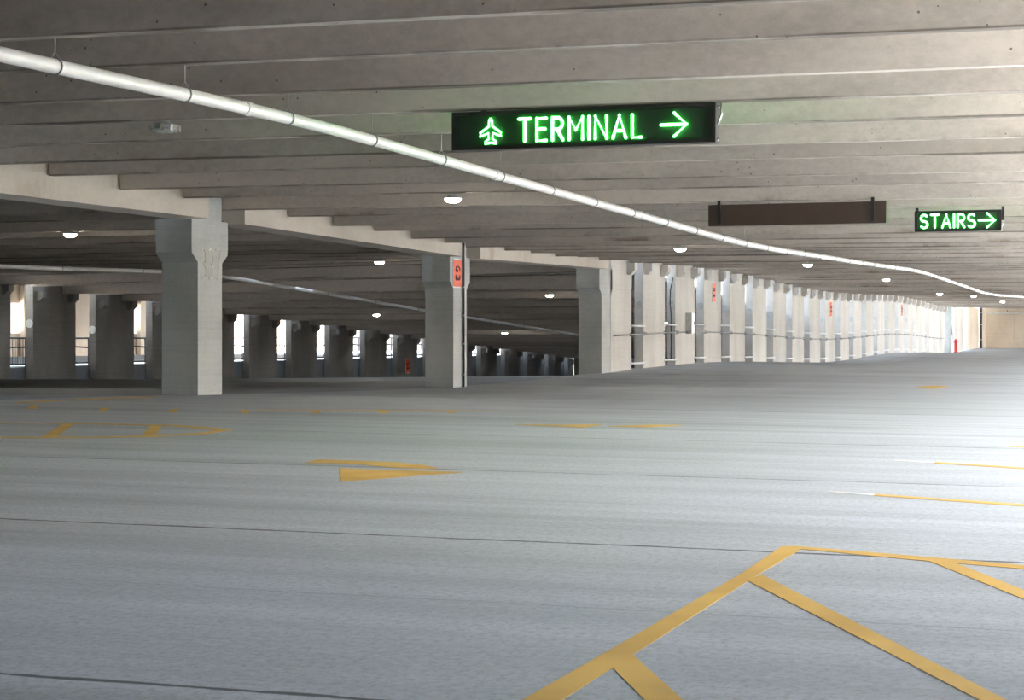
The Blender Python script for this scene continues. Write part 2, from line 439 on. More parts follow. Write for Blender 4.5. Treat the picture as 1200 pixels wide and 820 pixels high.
lab = {-12: 'pale ribbed ceiling beam cut by the top edge of the photo, only its rear rib showing',
       -11: 'grey ribbed ceiling beam just under the top edge, nearest in the photo',
       -10: 'ribbed ceiling beam crossing directly above and in front of the green TERMINAL sign',
       -9: 'ribbed ceiling beam that carries the green TERMINAL sign',
       -8: 'ribbed ceiling beam just behind the TERMINAL sign, two before the column marked 337',
       -7: 'ribbed ceiling beam meeting the concrete beam just before the column marked 337',
       -6: 'ribbed ceiling beam resting at the column marked 337, brown sign hung below',
       -5: 'ribbed ceiling beam first past the column marked 337',
       -4: 'ribbed ceiling beam second past the column marked 337',
       -3: 'ribbed ceiling beam resting at the column with the orange placard',
       -2: 'ribbed ceiling beam first past the column with the orange placard',
       -1: 'ribbed ceiling beam second past the column with the orange placard'}
for k in range(-11, 28):
    yc = 50.95+MOD*k
    if k >= 0:
        if k <= 20: L = 'ribbed ceiling beam resting on the %s pale pier of the long wall' % ORD[k]
        else: L = 'ribbed ceiling beam, %s counted back from the beige end wall' % ORD[27-k]
    else: L = lab[k]
    tee(yc, -LROW-0.3 if yc > 49 else -LROW-0.35, main_start, XR-0.05, M, L, 'ribbed ceiling beams over the bright aisle')
lab2 = ['at the left edge', 'second past the left edge', 'behind the column marked 337',
        'first past the column marked 337', 'second past the column marked 337', 'behind the orange placard column', 'second past the orange placard column']
for i, k in enumerate(range(-8, 16)):
    yc = 50.95+MOD*k
    if i < 7: L = 'dim ribbed beam over the left bay, ' + lab2[i]
    else: L = 'dim ribbed beam over the descending ramp, on the %s dark far pier' % ORD[min(27, k+1)]
    tee(yc, -L2+0.01, lambda y: -L2+0.02, -LROW-0.42 if yc < 50 else -LROW-0.45, LB, L, 'ribbed ceiling beams over the dim left bay')

# ------------------------------------------------------------------ columns and ledger beams
HB = 2.74
def column(yc, label):
    z = M(-LROW, yc)
    t = thing('concrete_column', (-LROW-0.315, yc, z), label, 'column', 'columns between the bays')
    w, h = 0.40, 0.60
    prof = [(-w, -0.25), (w, -0.25), (w, 2.08), (h, 2.22), (h, HB), (w-0.02, HB), (w-0.02, SOF+SDEP-0.02), (-w, SOF+SDEP-0.02), (-w, HB), (-h, HB), (-h, 2.22), (-w, 2.08)]
    bm = NEW(); prism(bm, prof, 'x', -0.315, 0.315); bevel(bm, 0.022, 2)
    link('shaft', bm, MAT['column'], t)
    bm = NEW(); box(bm, -0.26, 0.26, 0.40, 0.58, HB, HB+0.03)
    link('bearing_pad', bm, MAT['dark'], t)
    return t
YC = [16.6, 27.5, 38.66, 49.6]
c337 = column(YC[1], 'square concrete column marked 337, the nearest and largest')
cG = column(YC[2], 'square concrete column with an orange placard and a black conduit')
c3 = column(YC[3], 'bare square concrete column joined to the near end of the pale pier wall')
def ledger(y0, y1, label):
    za, zb = HB+M(-LROW, y0), HB+M(-LROW, y1)
    bm = NEW(); x0, x1 = -LROW-0.39, -LROW+0.2; h = SOF+SDEP-HB-0.07
    ym = (y0+y1)/2; zm = (za+zb)/2
    pts = lambda: [(x0, y0-ym, za-zm), (x1, y0-ym, za-zm), (x1, y1-ym, zb-zm), (x0, y1-ym, zb-zm)]
    hexa(bm, pts()+[(a, b, c+h) for a, b, c in pts()]); bevel(bm, 0.02, 1)
    o = link('concrete_beam', bm, MAT['beam'], None, (0, ym, zm))
    tag(o, label, 'concrete beam', 'concrete beams along the column row')
ledger(9.3, 27.08, 'concrete beam running from the left edge to the column marked 337')
ledger(28.3, 38.23, 'concrete beam between the 337 column and the orange placard column')
ledger(39.38, 49.15, 'concrete beam between the orange placard column and the pale wall')

# strokes for marks (unit cell: x 0..w, z 0..1)
def arc(cx, cz, rx, rz, a0, a1, n=10):
    return [(cx+rx*math.cos(math.radians(a0+(a1-a0)*i/n)), cz+rz*math.sin(math.radians(a0+(a1-a0)*i/n))) for i in range(n+1)]
GLY = {
    'T': (0.62, [[(0, 1), (0.62, 1)], [(0.31, 1), (0.31, 0)]]),
    'E': (0.50, [[(0.5, 1), (0, 1), (0, 0), (0.5, 0)], [(0, 0.52), (0.44, 0.52)]]),
    'R': (0.54, [[(0, 0), (0, 1)], [(0, 1), (0.28, 1)]+arc(0.28, 0.74, 0.24, 0.26, 90, -90)+[(0, 0.48)], [(0.24, 0.48), (0.54, 0)]]),
    'M': (0.70, [[(0, 0), (0, 1), (0.35, 0.42), (0.70, 1), (0.70, 0)]]),
    'I': (0.0, [[(0, 0), (0, 1)]]),
    'N': (0.58, [[(0, 0), (0, 1), (0.58, 0), (0.58, 1)]]),
    'A': (0.66, [[(0, 0), (0.33, 1), (0.66, 0)], [(0.11, 0.32), (0.55, 0.32)]]),
    'L': (0.46, [[(0, 1), (0, 0), (0.46, 0)]]),
    'S': (0.56, [arc(0.28, 0.745, 0.255, 0.255, 35, 250, 10)+arc(0.28, 0.255, 0.28, 0.255, 75, -145, 12)]),
    '3': (0.5, [arc(0.22, 0.74, 0.26, 0.26, 140, -80, 9)+arc(0.22, 0.25, 0.29, 0.25, 85, -140, 10)]),
    '7': (0.5, [[(0, 1), (0.5, 1), (0.2, 0)]]),
    'G': (0.6, [arc(0.3, 0.5, 0.3, 0.5, 50, 330, 14)+[(0.58, 0.45), (0.34, 0.45)]]),
}
def strokes(text, x0, z0, h, gap, wscale=1.0):
    out = []; x = x0
    for ch in text:
        w, ss = GLY[ch]
        for s in ss: out.append([(x+u*h*wscale, z0+v*h) for u, v in s])
        x += w*h*wscale+gap
    return out, x-gap

# 337 drawn on the aisle face of the nearest column
bm = NEW()
sl, xe = strokes('337', 0, 0, 0.47, 0.075, 0.74)
for s in sl: tube(bm, [(0.318, u-xe/2+0.02, v+1.82) for u, v in s], 0.013, 6)
o = link('number', bm, MAT['chalk'], c337); o['label'] = 'number 337 in pale chalk paint'

def placard(parent, x, y, z, w, h, nsign=1):
    """orange placard lying flat on a face whose normal is +X"""
    bm = NEW(); box(bm, x, x+0.012, y-w/2-0.025, y+w/2+0.025, z-0.025, z+h+0.025)
    p = link('placard_back', bm, MAT['placard_edge'], parent)
    bm = NEW(); box(bm, x+0.0125, x+0.02, y-w/2, y+w/2, z, z+h)
    q = link('placard', bm, MAT['orange'], parent); q['label'] = 'orange placard'
    # characters turned on their side, reading downward
    bm = NEW(); ch = w*0.55
    sl, xe = strokes('G3', 0, 0, ch, 0.07, 0.8)
    for s in sl: tube(bm, [(x+0.021, y-ch/2+v, z+h*0.5+xe/2-u) for u, v in s], 0.018, 6)
    link('placard_text', bm, MAT['ink'], q)
    return q
placard(cG, 0.315, -0.19, HB-0.62, 0.44, 0.56)
bm = NEW(); tube(bm, [(0.345, 0.13, 0.0), (0.345, 0.13, 2.95), (0.345, 0.12, 3.2)], 0.028, 8)
o = link('conduit', bm, MAT['dark'], cG, smooth=True)
for z in (0.25, 0.9, 1.5, 2.1):
    bm = NEW(); box(bm, 0.315, 0.38, 0.085, 0.175, z, z+0.03); link('clip', bm, MAT['steel'], cG)

# ------------------------------------------------------------------ pale pier wall
def pier(name, x_face, y0, y1, z, mat, label, group, T=0.25, notch=True, bottom=-0.4, top=None, extra=None):
    top = top if top else SOF+SDEP-0.03
    t = thing(name, (x_face-T/2, (y0+y1)/2, z), label, 'wall pier', group)
    a = (y1-y0)/2; n = 0.60; nz = SOF-0.04
    prof = [(-a, bottom), (a, bottom), (a, top), (-a, top)]
    bm = NEW(); prism(bm, prof, 'x', -T/2, T/2); bevel(bm, 0.015, 1)
    link('panel', bm, mat, t)
    if notch:                              # corbels the ribs sit on
        for yy in (-a+0.16, a-0.46):
            if yy < 0 and y1-y0 < 2.3: continue
            bm = NEW(); prism(bm, [(T/2-0.005, SOF-0.34), (T/2+0.10, SOF-0.34), (T/2+0.22, SOF-0.22), (T/2+0.22, SOF-0.015), (T/2-0.005, SOF-0.015)], 'yy', yy, yy+0.30)
            bevel(bm, 0.01, 1); link('corbel', bm, mat, t)
    return t
def disc_part(t, y, z, r, x=0.0):
    bm = NEW(); lathe(bm, [(r, 0), (r, -0.015), (r*0.86, -0.022), (r*0.82, -0.012)], 20, 'y', (x, y, z))
    o = link('round_cap', bm, MAT['grey'], t); o['label'] = 'round grey cap'
PIERS = []
special = {3: 'with an orange placard, nearest of the three placard piers', 9: 'with an orange placard, middle of the three placard piers',
           15: 'with an orange placard, farthest of the three placard piers', 2: 'carrying a grey electrical box', 0: 'joined to the bare concrete column'}
for k in range(0, 21):
    y1 = 52.1+MOD*k; y0 = y1-2.44 if k else 50.03
    z = M(-LROW, (y0+y1)/2)
    L = 'pale concrete wall pier, %s from the near end of the long wall' % ORD[k]
    if k in special: L = 'pale concrete wall pier %s' % special[k]
    t = pier('wall_pier', -LROW, y0, y1, z, MAT['pier'], L, 'pale piers of the long wall')
    PIERS.append(t)
    a = (y1-y0)/2
    if k: disc_part(t, -a, 1.80, 0.12)
    if k in (3, 9, 15): placard(t, 0.125, 0.1, 1.95, 0.42, 0.62)
    if k == 2:      # loose cable down its end face
        bm = NEW(); tube(bm, [(0.06, -a-0.02, 2.6), (0.03, -a-0.02, 2.45), (-0.02, -a-0.02, 2.25), (-0.03, -a-0.02, 1.9), (0.0, -a-0.02, 1.5), (0.0, -a-0.02, 0.1)], 0.014, 6)
        link('cable', bm, MAT['dark'], t, smooth=True)
# electrical box on the third pier
py = 58.45; pz = M(-LROW, py)
t = thing('electrical_box', (-LROW+0.09, py, pz+1.24), 'grey electrical box with white door mounted on a pale wall pier', 'electrical box')
bm = NEW(); box(bm, -0.09, 0.085, -0.18, 0.18, -0.32, 0.32); bevel(bm, 0.01, 1); link('case', bm, MAT['grey'], t)
bm = NEW(); box(bm, 0.085, 0.10, -0.17, 0.17, -0.31, 0.31); bevel(bm, 0.004, 1); d = link('box_door', bm, MAT['rail'], t)
bm = NEW(); box(bm, 0.10, 0.12, 0.10, 0.13, -0.05, 0.05); link('handle', bm, MAT['steel'], d)
# white rails across each gap of the pale wall
for k in range(0, 20):
    ya = 52.1+MOD*k; yb = ya+1.22; z = M(-LROW, ya+0.6)
    t = thing('gap_rail', (-LROW+0.03, ya+0.61, z), 'pair of white rails across the %s gap of the pale pier wall' % ORD[k], 'rail', 'white rails across the wall gaps')
    for nm, h in (('upper_rail', 1.20), ('lower_rail', 0.16)):
        bm = NEW(); tube(bm, [(0.0, -0.70, h), (0.0, 0.70, h)], 0.03, 8); 
        link(nm, bm, MAT['rail'], t, smooth=True)
    for h in (1.20, 0.16):
        for s in (-1, 1):
            bm = NEW(); lathe(bm, [(0.05, -0.03), (0.05, -0.012), (0.025, -0.004), (0.025, 0.0)], 10, 'x', (0, s*0.68, h)); link('flange', bm, MAT['rail'], t)
# long grey conduit along the pier faces
t = thing('wall_conduit', (-LROW+0.05, 50.2, 0), 'thin grey pipe running along the pale pier wall at waist height', 'pipe')
bm = NEW(); pts = []
y = 50.2
while y < 125.5: pts.append((0, y-50.2, 0.97+M(-LROW, y))); y += 1.22
tube(bm, pts, 0.022, 8); link('pipe', bm, MAT['conduit'], t, smooth=True)
for k in range(0, 21):
    for yy in ((52.1+MOD*k-0.12), (53.32+MOD*k+0.12)):
        if yy < 125:
            bm = NEW(); lathe(bm, [(0.06, -0.05), (0.06, -0.03), (0.04, -0.028), (0.04, 0.025), (0.02, 0.035)], 10, 'x', (0, yy-50.2, 0.97+M(-LROW, yy))); link('mount', bm, MAT['conduit'], t)

# far end of the row: end post, two more piers, drain pipe, hydrant post
def simple_pier(y0, y1, label, x=-LROW, T=0.3, mat='pier', name='wall_pier', group='pale piers by the end wall'):
    return pier(name, x, y0, y1, M(x, (y0+y1)/2), MAT[mat], label, group, T=T, notch=False, top=SOF-0.03)
t = thing('end_post', (-LROW-0.1, 126.3, M(-LROW, 126.3)), 'grey concrete post closing the far end of the pale pier wall', 'post')
bm = NEW(); box(bm, -0.5, 0.42, -0.3, 0.35, -0.3, SOF+SDEP-0.05); bevel(bm, 0.02, 1); link('shaft', bm, MAT['column'], t)
bm = NEW(); box(bm, 0.42, 0.52, -0.2, 0.0, 1.2, 1.6); link('switch_box', bm, MAT['grey'], t)
simple_pier(130.8, 136.2, 'pale concrete pier standing alone beyond the end of the long wall', name='wall_pier')
simple_pier(139.3, 146.4, 'beige concrete pier next to the end wall', mat='beige', name='wall_pier')
t = thing('drain_pipe', (-LROW+0.12, 147.0, M(-LROW, 147)), 'black vertical drain pipe in the corner of the end wall', 'pipe')
bm = NEW(); tube(bm, [(0, 0, 0.0), (0, 0, SOF+0.1)], 0.10, 10); link('pipe', bm, MAT['dark'], t, smooth=True)
for z in (0.6, 1.7, 2.6):
    bm = NEW(); lathe(bm, [(0.12, z), (0.12, z+0.06)], 10); link('bracket', bm, MAT['steel'], t)
simple_pier(147.6, 151.5, 'beige wall strip in the corner behind the black drain pipe', mat='beige', name='wall_pier')
t = thing('hydrant_post', (-LROW+0.35, 128.6, M(-LROW, 128.6)), 'small red standpipe post at the far end of the pale wall', 'standpipe')
bm = NEW(); lathe(bm, [(0.16, 0), (0.16, 0.06), (0.10, 0.10), (0.10, 0.72), (0.13, 0.74), (0.13, 0.80), (0.08, 0.9), (0.02, 0.93)], 14); link('barrel', bm, MAT['red'], t, smooth=True)
bm = NEW(); lathe(bm, [(0.19, -0.02), (0.19, 0.05), (0.17, 0.07)], 14); link('base', bm, MAT['dark'], t)
bm = NEW(); lathe(bm, [(0.05, -0.2), (0.05, 0.2)], 10, 'y', (0, 0, 0.6)); link('outlet', bm, MAT['red'], t)

# ------------------------------------------------------------------ far row of dark piers with railings between
def LB2(y): return R(y)
for j in range(-1, 20):
    y0 = 50.77+MOD*(j-1)+1.22; y1 = 50.77+MOD*j
    ordn = ORD[j+1]
    L = 'dark concrete pier, %s in the far row counted from the left edge' % ordn
    if j == 9: L = 'dark concrete pier with an orange placard in the far row'
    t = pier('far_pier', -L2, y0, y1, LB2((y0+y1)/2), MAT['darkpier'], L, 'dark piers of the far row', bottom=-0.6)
    a = (y1-y0)/2
    if j in (0, 1, 2): disc_part(t, -a, 1.95, 0.13)
    if j == 9: placard(t, 0.125, 0.0, 1.35, 0.44, 0.62)
    # railing in the gap after this pier (level beam, sloping handrail)
    ya, yb = y1, y1+1.22
    t = thing('railing', (-L2-0.33, (ya+yb)/2, 0.0), 'dark metal railing in the %s gap of the far pier row' % ordn, 'railing', 'railings in the far row gaps')
    lean = 0.0 if j < 1 else 0.03
    for nm, h, r in (('top_rail', 0.90, 0.03), ('middle_rail', 0.62, 0.03), ('bottom_rail', 0.10, 0.03)):
        e = lean if nm == 'middle_rail' else 0.0
        bm = NEW(); tube(bm, [(0, -0.75, h+e), (0, 0.75, h-e)], r, 6); link(nm, bm, MAT['bluerail'], t)
    if j == 0:
        for i in range(9):
            yy = -0.57+i*0.143; bm = NEW(); tube(bm, [(0, yy, 0.10), (0, yy, 0.90)], 0.012, 6); link('baluster', bm, MAT['bluerail'], t)
    for yy in (-0.7, 0.7):
        bm = NEW(); tube(bm, [(0, yy, 0.0), (0, yy, 0.92)], 0.025, 6); link('post', bm, MAT['bluerail'], t)
# outer row, seen through the gaps
for i in range(-4, 10):
    y0 = 80.45+MOD*i; y1 = y0+2.55
    L = 'beige outer pier, %s from the near end, glimpsed through gaps in the far row' % ORD[i+4]
    t = pier('outer_pier', -L3+0.12, y0, y1, 0.0, MAT['outer'], L, 'beige outer piers', notch=False, top=3.38)
    if i in (0, 6): placard(t, 0.125, -0.7, 1.75, 0.5, 0.65)

# ------------------------------------------------------------------ pipes
def soffit(x, y): return SOF+M(x, y)
def pipe_run(name, label, X, y0, y1, zf, r, hang0, hangstep, topf, couple=6.1, mat='pipe', couple0=None):
    t = thing(name, (X, y0, 0), label, 'pipe')
    bm = NEW(); pts = []; n = int((y1-y0)/1.0)
    for i in range(n+1):
        y = y0+(y1-y0)*i/n; pts.append((0, y-y0, zf(y)))
    tube(bm, pts, r, 14); link('pipe', bm, MAT[mat], t, smooth=True)
    y = y0+1.2 if couple0 is None else couple0
    while y < y1:
        z = zf(y); bm = NEW(); lathe(bm, [(r*1.02, -0.06), (r*1.16, -0.06), (r*1.16, 0.06), (r*1.02, 0.06)], 14, 'y', (0, y-y0, z)); link('coupling', bm, MAT[mat], t); y += couple
    y = hang0; c = 0
    while y < y1 and c < 95:
        z = zf(y); tp = topf(y); c += 1
        h = bpy.data.objects.new('hanger', None)
        bm = NEW()
        tube(bm, [(r*1.14*math.cos(q), 0, r*1.14*math.sin(q)) for q in [2*math.pi*k/16 for k in range(16)]], 0.007, 5, True)
        tube(bm, [(-r*0.9, 0, r*0.75), (0, 0, r*1.9), (r*0.9, 0, r*0.75)], 0.006, 5)
        tube(bm, [(0, 0, r*1.8), (0, 0, max(r*2.0, tp-z+0.01))], 0.006, 6)
        link('hanger', bm, MAT['steel'], t, (0, y-y0, z)); y += hangstep
    return t
PX = -7.33
def level_line(pix, X):
    out = []
    for px, py in pix:
        d = ray(px, py); k = X/d.x
        out.append((d.y*k, ZC+d.z*k))
    return out
def interp(tab):
    def f(y):
        if y <= tab[0][0]: return tab[0][1]
        for (a, za), (b, zb) in zip(tab, tab[1:]):
            if y <= b: return za+(zb-za)*(y-a)/(b-a)
        return tab[-1][1]
    def g(y): return sum(f(y+k*0.5) for k in range(-3, 4))/7
    return g
pz = interp(level_line([(0, 65), (72, 79), (225, 113), (333, 136), (429, 162), (503, 183), (571, 202.5), (627, 218), (678, 232), (721, 244), (760, 255), (793, 264),
    (840, 277.5), (876, 286), (900, 291), (940, 297), (970, 301.5), (1000, 306.5), (1040, 312.2), (1065, 315.6), (1080, 318.5), (1095, 323.5), (1117.5, 331), (1140, 338.5),
    (1149, 342), (1165.5, 345.5), (1200, 348)], PX))
pipe_run('drain_pipe', 'long white drain pipe hung under the ceiling, running from upper left into the distance', PX, 7.2, 96.0,
         pz, 0.052, 11.61, 1.83, lambda y: soffit(PX, y))
Q = -24.5
qz = interp(level_line([(-60, 310), (0, 312), (80, 315.3), (188, 317.5), (262, 323.5), (500, 364), (680, 393), (700, 396)], Q))
pipe_run('drain_pipe', 'thin white pipe under the ceiling of the dim left bay, sloping down the ramp', Q, 26, 100, qz, 0.05, 28.08, 3.66, lambda y: SOF+LB(Q, y))
t = thing('drain_pipe', (-LROW+0.2, 150.6, 0), 'white pipe running level across the top of the beige end wall', 'pipe')
zz = soffit(-8, 150.6)-0.30
bm = NEW(); tube(bm, [(0, 0, zz), (18.5, 0, zz)], 0.075, 12); link('pipe', bm, MAT['pipe'], t, smooth=True)
for i in range(5):
    bm = NEW(); tube(bm, [(1.5+i*3.6, 0, zz+0.07), (1.5+i*3.6, 0, soffit(-8, 150.6)-0.05)], 0.02, 6); link('hanger', bm, MAT['dark'], t)

# ------------------------------------------------------------------ ceiling lamps
def lamp(p, label, on=True):
    t = thing('ceiling_lamp', p, label, 'ceiling lamp', 'round ceiling lamps')
    bm = NEW(); lathe(bm, [(0.05, 0.16), (0.05, 0.14), (0.09, 0.13), (0.125, 0.115), (0.13, 0.10), (0.12, 0.09)], 24); link('housing', bm, MAT['grey'], t, smooth=True)
    bm = NEW(); lathe(bm, [(0.117, 0.092), (0.115, 0.075), (0.09, 0.048), (0.05, 0.036), (0.005, 0.033)], 24); link('lens', bm, MAT['lens'] if on else MAT['glass'], t, smooth=True)
    if not on:
        for i in range(10):
            q = 2*math.pi*i/10; bm = NEW(); box(bm, -0.012, 0.012, -0.006, 0.006, 0.055, 0.115)
            o = link('fin', bm, MAT['chrome'], t, (0.15*math.cos(q), 0.15*math.sin(q), 0)); o.rotation_euler.z = q+math.pi/2
    return t
for px, py, L in ((510, 224, 'lit round lamp under the ceiling just below and left of the TERMINAL sign'),
                  (805, 290, 'lit round lamp under the ceiling below the left end of the brown sign'),
                  (951, 308.5, 'small lit lamp between the brown sign and the pier wall'),
                  (1041, 326.5, 'small lit lamp below the right end of the brown sign'),
                  (1100, 342.5, 'tiny lit lamp far along the ceiling, nearer side of the far three'),
                  (1143, 346, 'tiny lit lamp far along the ceiling, middle of the far three'),
                  (1175, 352.5, 'tiny lit lamp far along the ceiling, nearest the end wall')):
    p = hit(px, py, lambda x, y: soffit(x, y)-0.02)
    if p is None: continue
    k = round((p.y-51.865)/1.83); p.y = 51.865+1.83*k; p.z = soffit(p.x, p.y)-0.16
    lamp(p, L)
p = hit(211, 149, lambda x, y: soffit(x, y)-0.03); k = round((p.y-51.865)/1.83); p.y = 51.865+1.83*k; p.z = soffit(p.x, p.y)-0.16
lamp(p, 'unlit round lamp with metal fins under the upper left ceiling', False)
for px, py, L in ((105, 276, 'lit round lamp over the dim left bay, left of the 337 column'),
                  (455, 307, 'lit lamp over the dim left bay just under the beam by the orange placard column'),
                  (653, 347, 'lit lamp over the ramp between the orange placard column and the pale wall'),
                  (448, 369, 'lit lamp over the ramp, left of the orange placard column'),
                  (595, 390, 'lit lamp low over the ramp, right of the orange placard column'),
                  (781, 377, 'lit lamp over the ramp glimpsed through a wall gap')):
    p = hit(px, py, lambda x, y: SOF+LB(x, y)-0.05)
    if p is None: continue
    k = round((p.y-51.865)/1.83); p.y = 51.865+1.83*k; p.z = SOF+LB(p.x, p.y)-0.16
    lamp(p, L)

# ------------------------------------------------------------------ hanging signs
def sign_case(t, W, H, D, bars, top):
    bm = NEW(); box(bm, -W/2, W/2, -D/2+0.02, D/2-0.02, 0, H); link('case', bm, MAT['signcase'], t)
    for yy, nm in ((-D/2, 'front_face'), (D/2, 'rear_face')):
        s = -1 if yy < 0 else 1
        bm = NEW(); box(bm, -W/2+0.05, W/2-0.05, min(yy-s*0.02, yy-s*0.012), max(yy-s*0.02, yy-s*0.012), 0.04, H-0.04); link(nm, bm, MAT['signface'], t)
        bm = NEW()
        for (a, b, c, d) in ((-W/2, W/2, 0, 0.035), (-W/2, W/2, H-0.035, H), (-W/2, -W/2+0.045, 0.035, H-0.035), (W/2-0.045, W/2, 0.035, H-0.035)):
            box(bm, a, b, min(yy-s*0.02, yy+s*0.012), max(yy-s*0.02, yy+s*0.012), c, d)
        link('bezel', bm, MAT['signcase'], t)
def neon(t, name, lines, y, r, mirror=False):
    bm = NEW()
    for s in lines:
        tube(bm, [((-u if mirror else u), y, v) for u, v in s], r, 8)
        for e in (s[0], s[-1]):
            bmesh.ops.create_icosphere(bm, subdivisions=1, radius=r, matrix=Matrix.Translation((-e[0] if mirror else e[0], y, e[1])))
        for e in s[1:-1]:
            bmesh.ops.create_icosphere(bm, subdivisions=1, radius=r, matrix=Matrix.Translation((-e[0] if mirror else e[0], y, e[1])))
    return link(name, bm, MAT['green'], t)
# TERMINAL
YS = 17.10
pl, pr = on_plane_y(533, 155, YS), on_plane_y(838, 146, YS)
tl, tr = on_plane_y(533, 135, YS), on_plane_y(838, 125.5, YS)
bl = on_plane_y(533, 176.5, YS)
W = pr.x-pl.x; H = 0.325; cx = (pl.x+pr.x)/2
ztop = soffit(cx, YS)-0.012
H = min(0.37, ztop-(bl.z+on_plane_y(838, 168, YS).z)/2)
ts = thing('terminal_sign', (cx, YS, ztop-H), 'black hanging sign with glowing green TERMINAL, aeroplane and arrow', 'hanging sign')
D = 0.14
sign_case(ts, W, H, D, None, None)
def xu(px): return on_plane_y(px, 150, YS).x-cx
hz = 0.205; zb = 0.065
lines, xe = strokes('TERMINAL', 0, zb, hz, 0.058, 0.86)
x0, x1 = xu(611), xu(754)
f = (x1-x0)/xe
lines = [[(x0+u*f, v) for u, v in s] for s in lines]
mid = zb+hz/2
ax0, ax1 = xu(777), xu(807)
arrow = [[(ax0, mid), (ax1, mid)], [(ax1-0.115, mid+0.105), (ax1, mid), (ax1-0.115, mid-0.105)]]
pcx = xu(578); 
half = [(0, 0.115), (0.012, 0.105), (0.016, 0.045), (0.10, -0.012), (0.10, -0.045), (0.022, -0.018), (0.018, -0.07), (0.05, -0.095), (0.05, -0.115), (0, -0.105)]
plane = [[(pcx+u, mid+v) for u, v in half]+[(pcx-u, mid+v) for u, v in half[::-1]]]
for mir, yy in ((False, -D/2-0.004), (True, D/2+0.004)):
    neon(ts, 'lettering', lines, yy, 0.0135, mir)
    neon(ts, 'arrow_symbol', arrow, yy, 0.0125, mir)
    neon(ts, 'aeroplane_symbol', plane, yy, 0.009, mir)
bm = NEW(); box(bm, W/2, W/2+0.02, -D/2, D/2, 0, H); link('end_plate', bm, MAT['signcase'], ts)
bm = NEW(); tube(bm, [(W/2+0.05, 0, H+0.01), (W/2+0.06, 0, H-0.10), (W/2+0.025, 0, H-0.19), (W/2+0.02, 0, H-0.19)], 0.011, 8); link('conduit', bm, MAT['chrome'], ts, smooth=True)
for z in (0.03, H-0.03):
    bm = NEW(); lathe(bm, [(0.014, W/2+0.02), (0.014, W/2+0.032), (0.006, W/2+0.036)], 10, 'x', (0, 0.0, z)); link('bolt', bm, MAT['chrome'], ts)
bm = NEW()
for x in (-W/2+0.3, W/2-0.3): box(bm, x-0.02, x+0.02, -0.05, 0.05, H, H+(soffit(cx, YS)-ztop)+0.0)
link('mount', bm, MAT['signcase'], ts)

# brown sign back
YB = 28.03
a = on_plane_y(831, 250, YB); b = on_plane_y(1039, 250, YB)
zt, zbm = on_plane_y(935, 235.5, YB).z, on_plane_y(935, 260.5, YB).z
W = b.x-a.x; cx = (a.x+b.x)/2; H = zt-zbm
so = soffit(cx, YB)
zbm2 = min(zbm, so-H-0.06)
t = thing('blank_sign', (cx, YB, zbm2), 'plain dark brown sign panel hung on two black bars, back turned', 'hanging sign')
bm = NEW(); box(bm, -W/2, W/2, -0.05, 0.05, 0, H); bevel(bm, 0.006, 1); link('panel', bm, MAT['brown'], t)
for px in (844, 1023.5):
    x = on_plane_y(px, 250, YB).x-cx
    bm = NEW(); box(bm, x-0.022, x+0.022, -0.085, -0.05, 0.02, so-zbm2); bevel(bm, 0.004, 1); link('hanging_bar', bm, MAT['dark'], t)

# STAIRS
YT = 29.86
a = on_plane_y(1072.5, 250, YT); b = on_plane_y(1174, 250, YT)
W = b.x-a.x; cx = (a.x+b.x)/2
zt, zbm = on_plane_y(1124, 246, YT).z, on_plane_y(1124, 270.5, YT).z
H = zt-zbm; so = soffit(cx, YT); zbm2 = min(zbm, so-H-0.05)
t = thing('stairs_sign', (cx, YT, zbm2), 'small black hanging sign with glowing green STAIRS and arrow', 'hanging sign')
sign_case(t, W, H, 0.12, None, None)
def xu2(px): return on_plane_y(px, 258, YT).x-cx
hz = H*0.62; zb = H*0.19
lines, xe = strokes('STAIRS', 0, zb, hz, 0.05, 0.86)
x0, x1 = xu2(1079.5), xu2(1143); f = (x1-x0)/xe
lines = [[(x0+u*f, v) for u, v in s] for s in lines]
mid = zb+hz/2; ax0, ax1 = xu2(1147.5), xu2(1166.5)
arrow = [[(ax0, mid), (ax1, mid)], [(ax1-0.115, mid+0.105), (ax1, mid), (ax1-0.115, mid-0.105)]]
for mir, yy in ((False, -0.064), (True, 0.064)):
    neon(t, 'lettering', lines, yy, 0.0135, mir); neon(t, 'arrow_symbol', arrow, yy, 0.0135, mir)
for px in (1075, 1175.5):
    x = on_plane_y(px, 250, YT).x-cx
    bm = NEW(); box(bm, x-0.02, x+0.02, -0.02, 0.02, H*0.5 if px > 1100 else H-0.01, so-zbm2); link('hanging_bar', bm, MAT['dark'], t)
bm = NEW(); tube(bm, [(W/2+0.02, 0.0, H*0.45), (W/2+0.04, 0, H*0.38), (W/2+0.005, 0, H*0.25)], 0.012, 8); link('conduit', bm, MAT['chrome'], t)

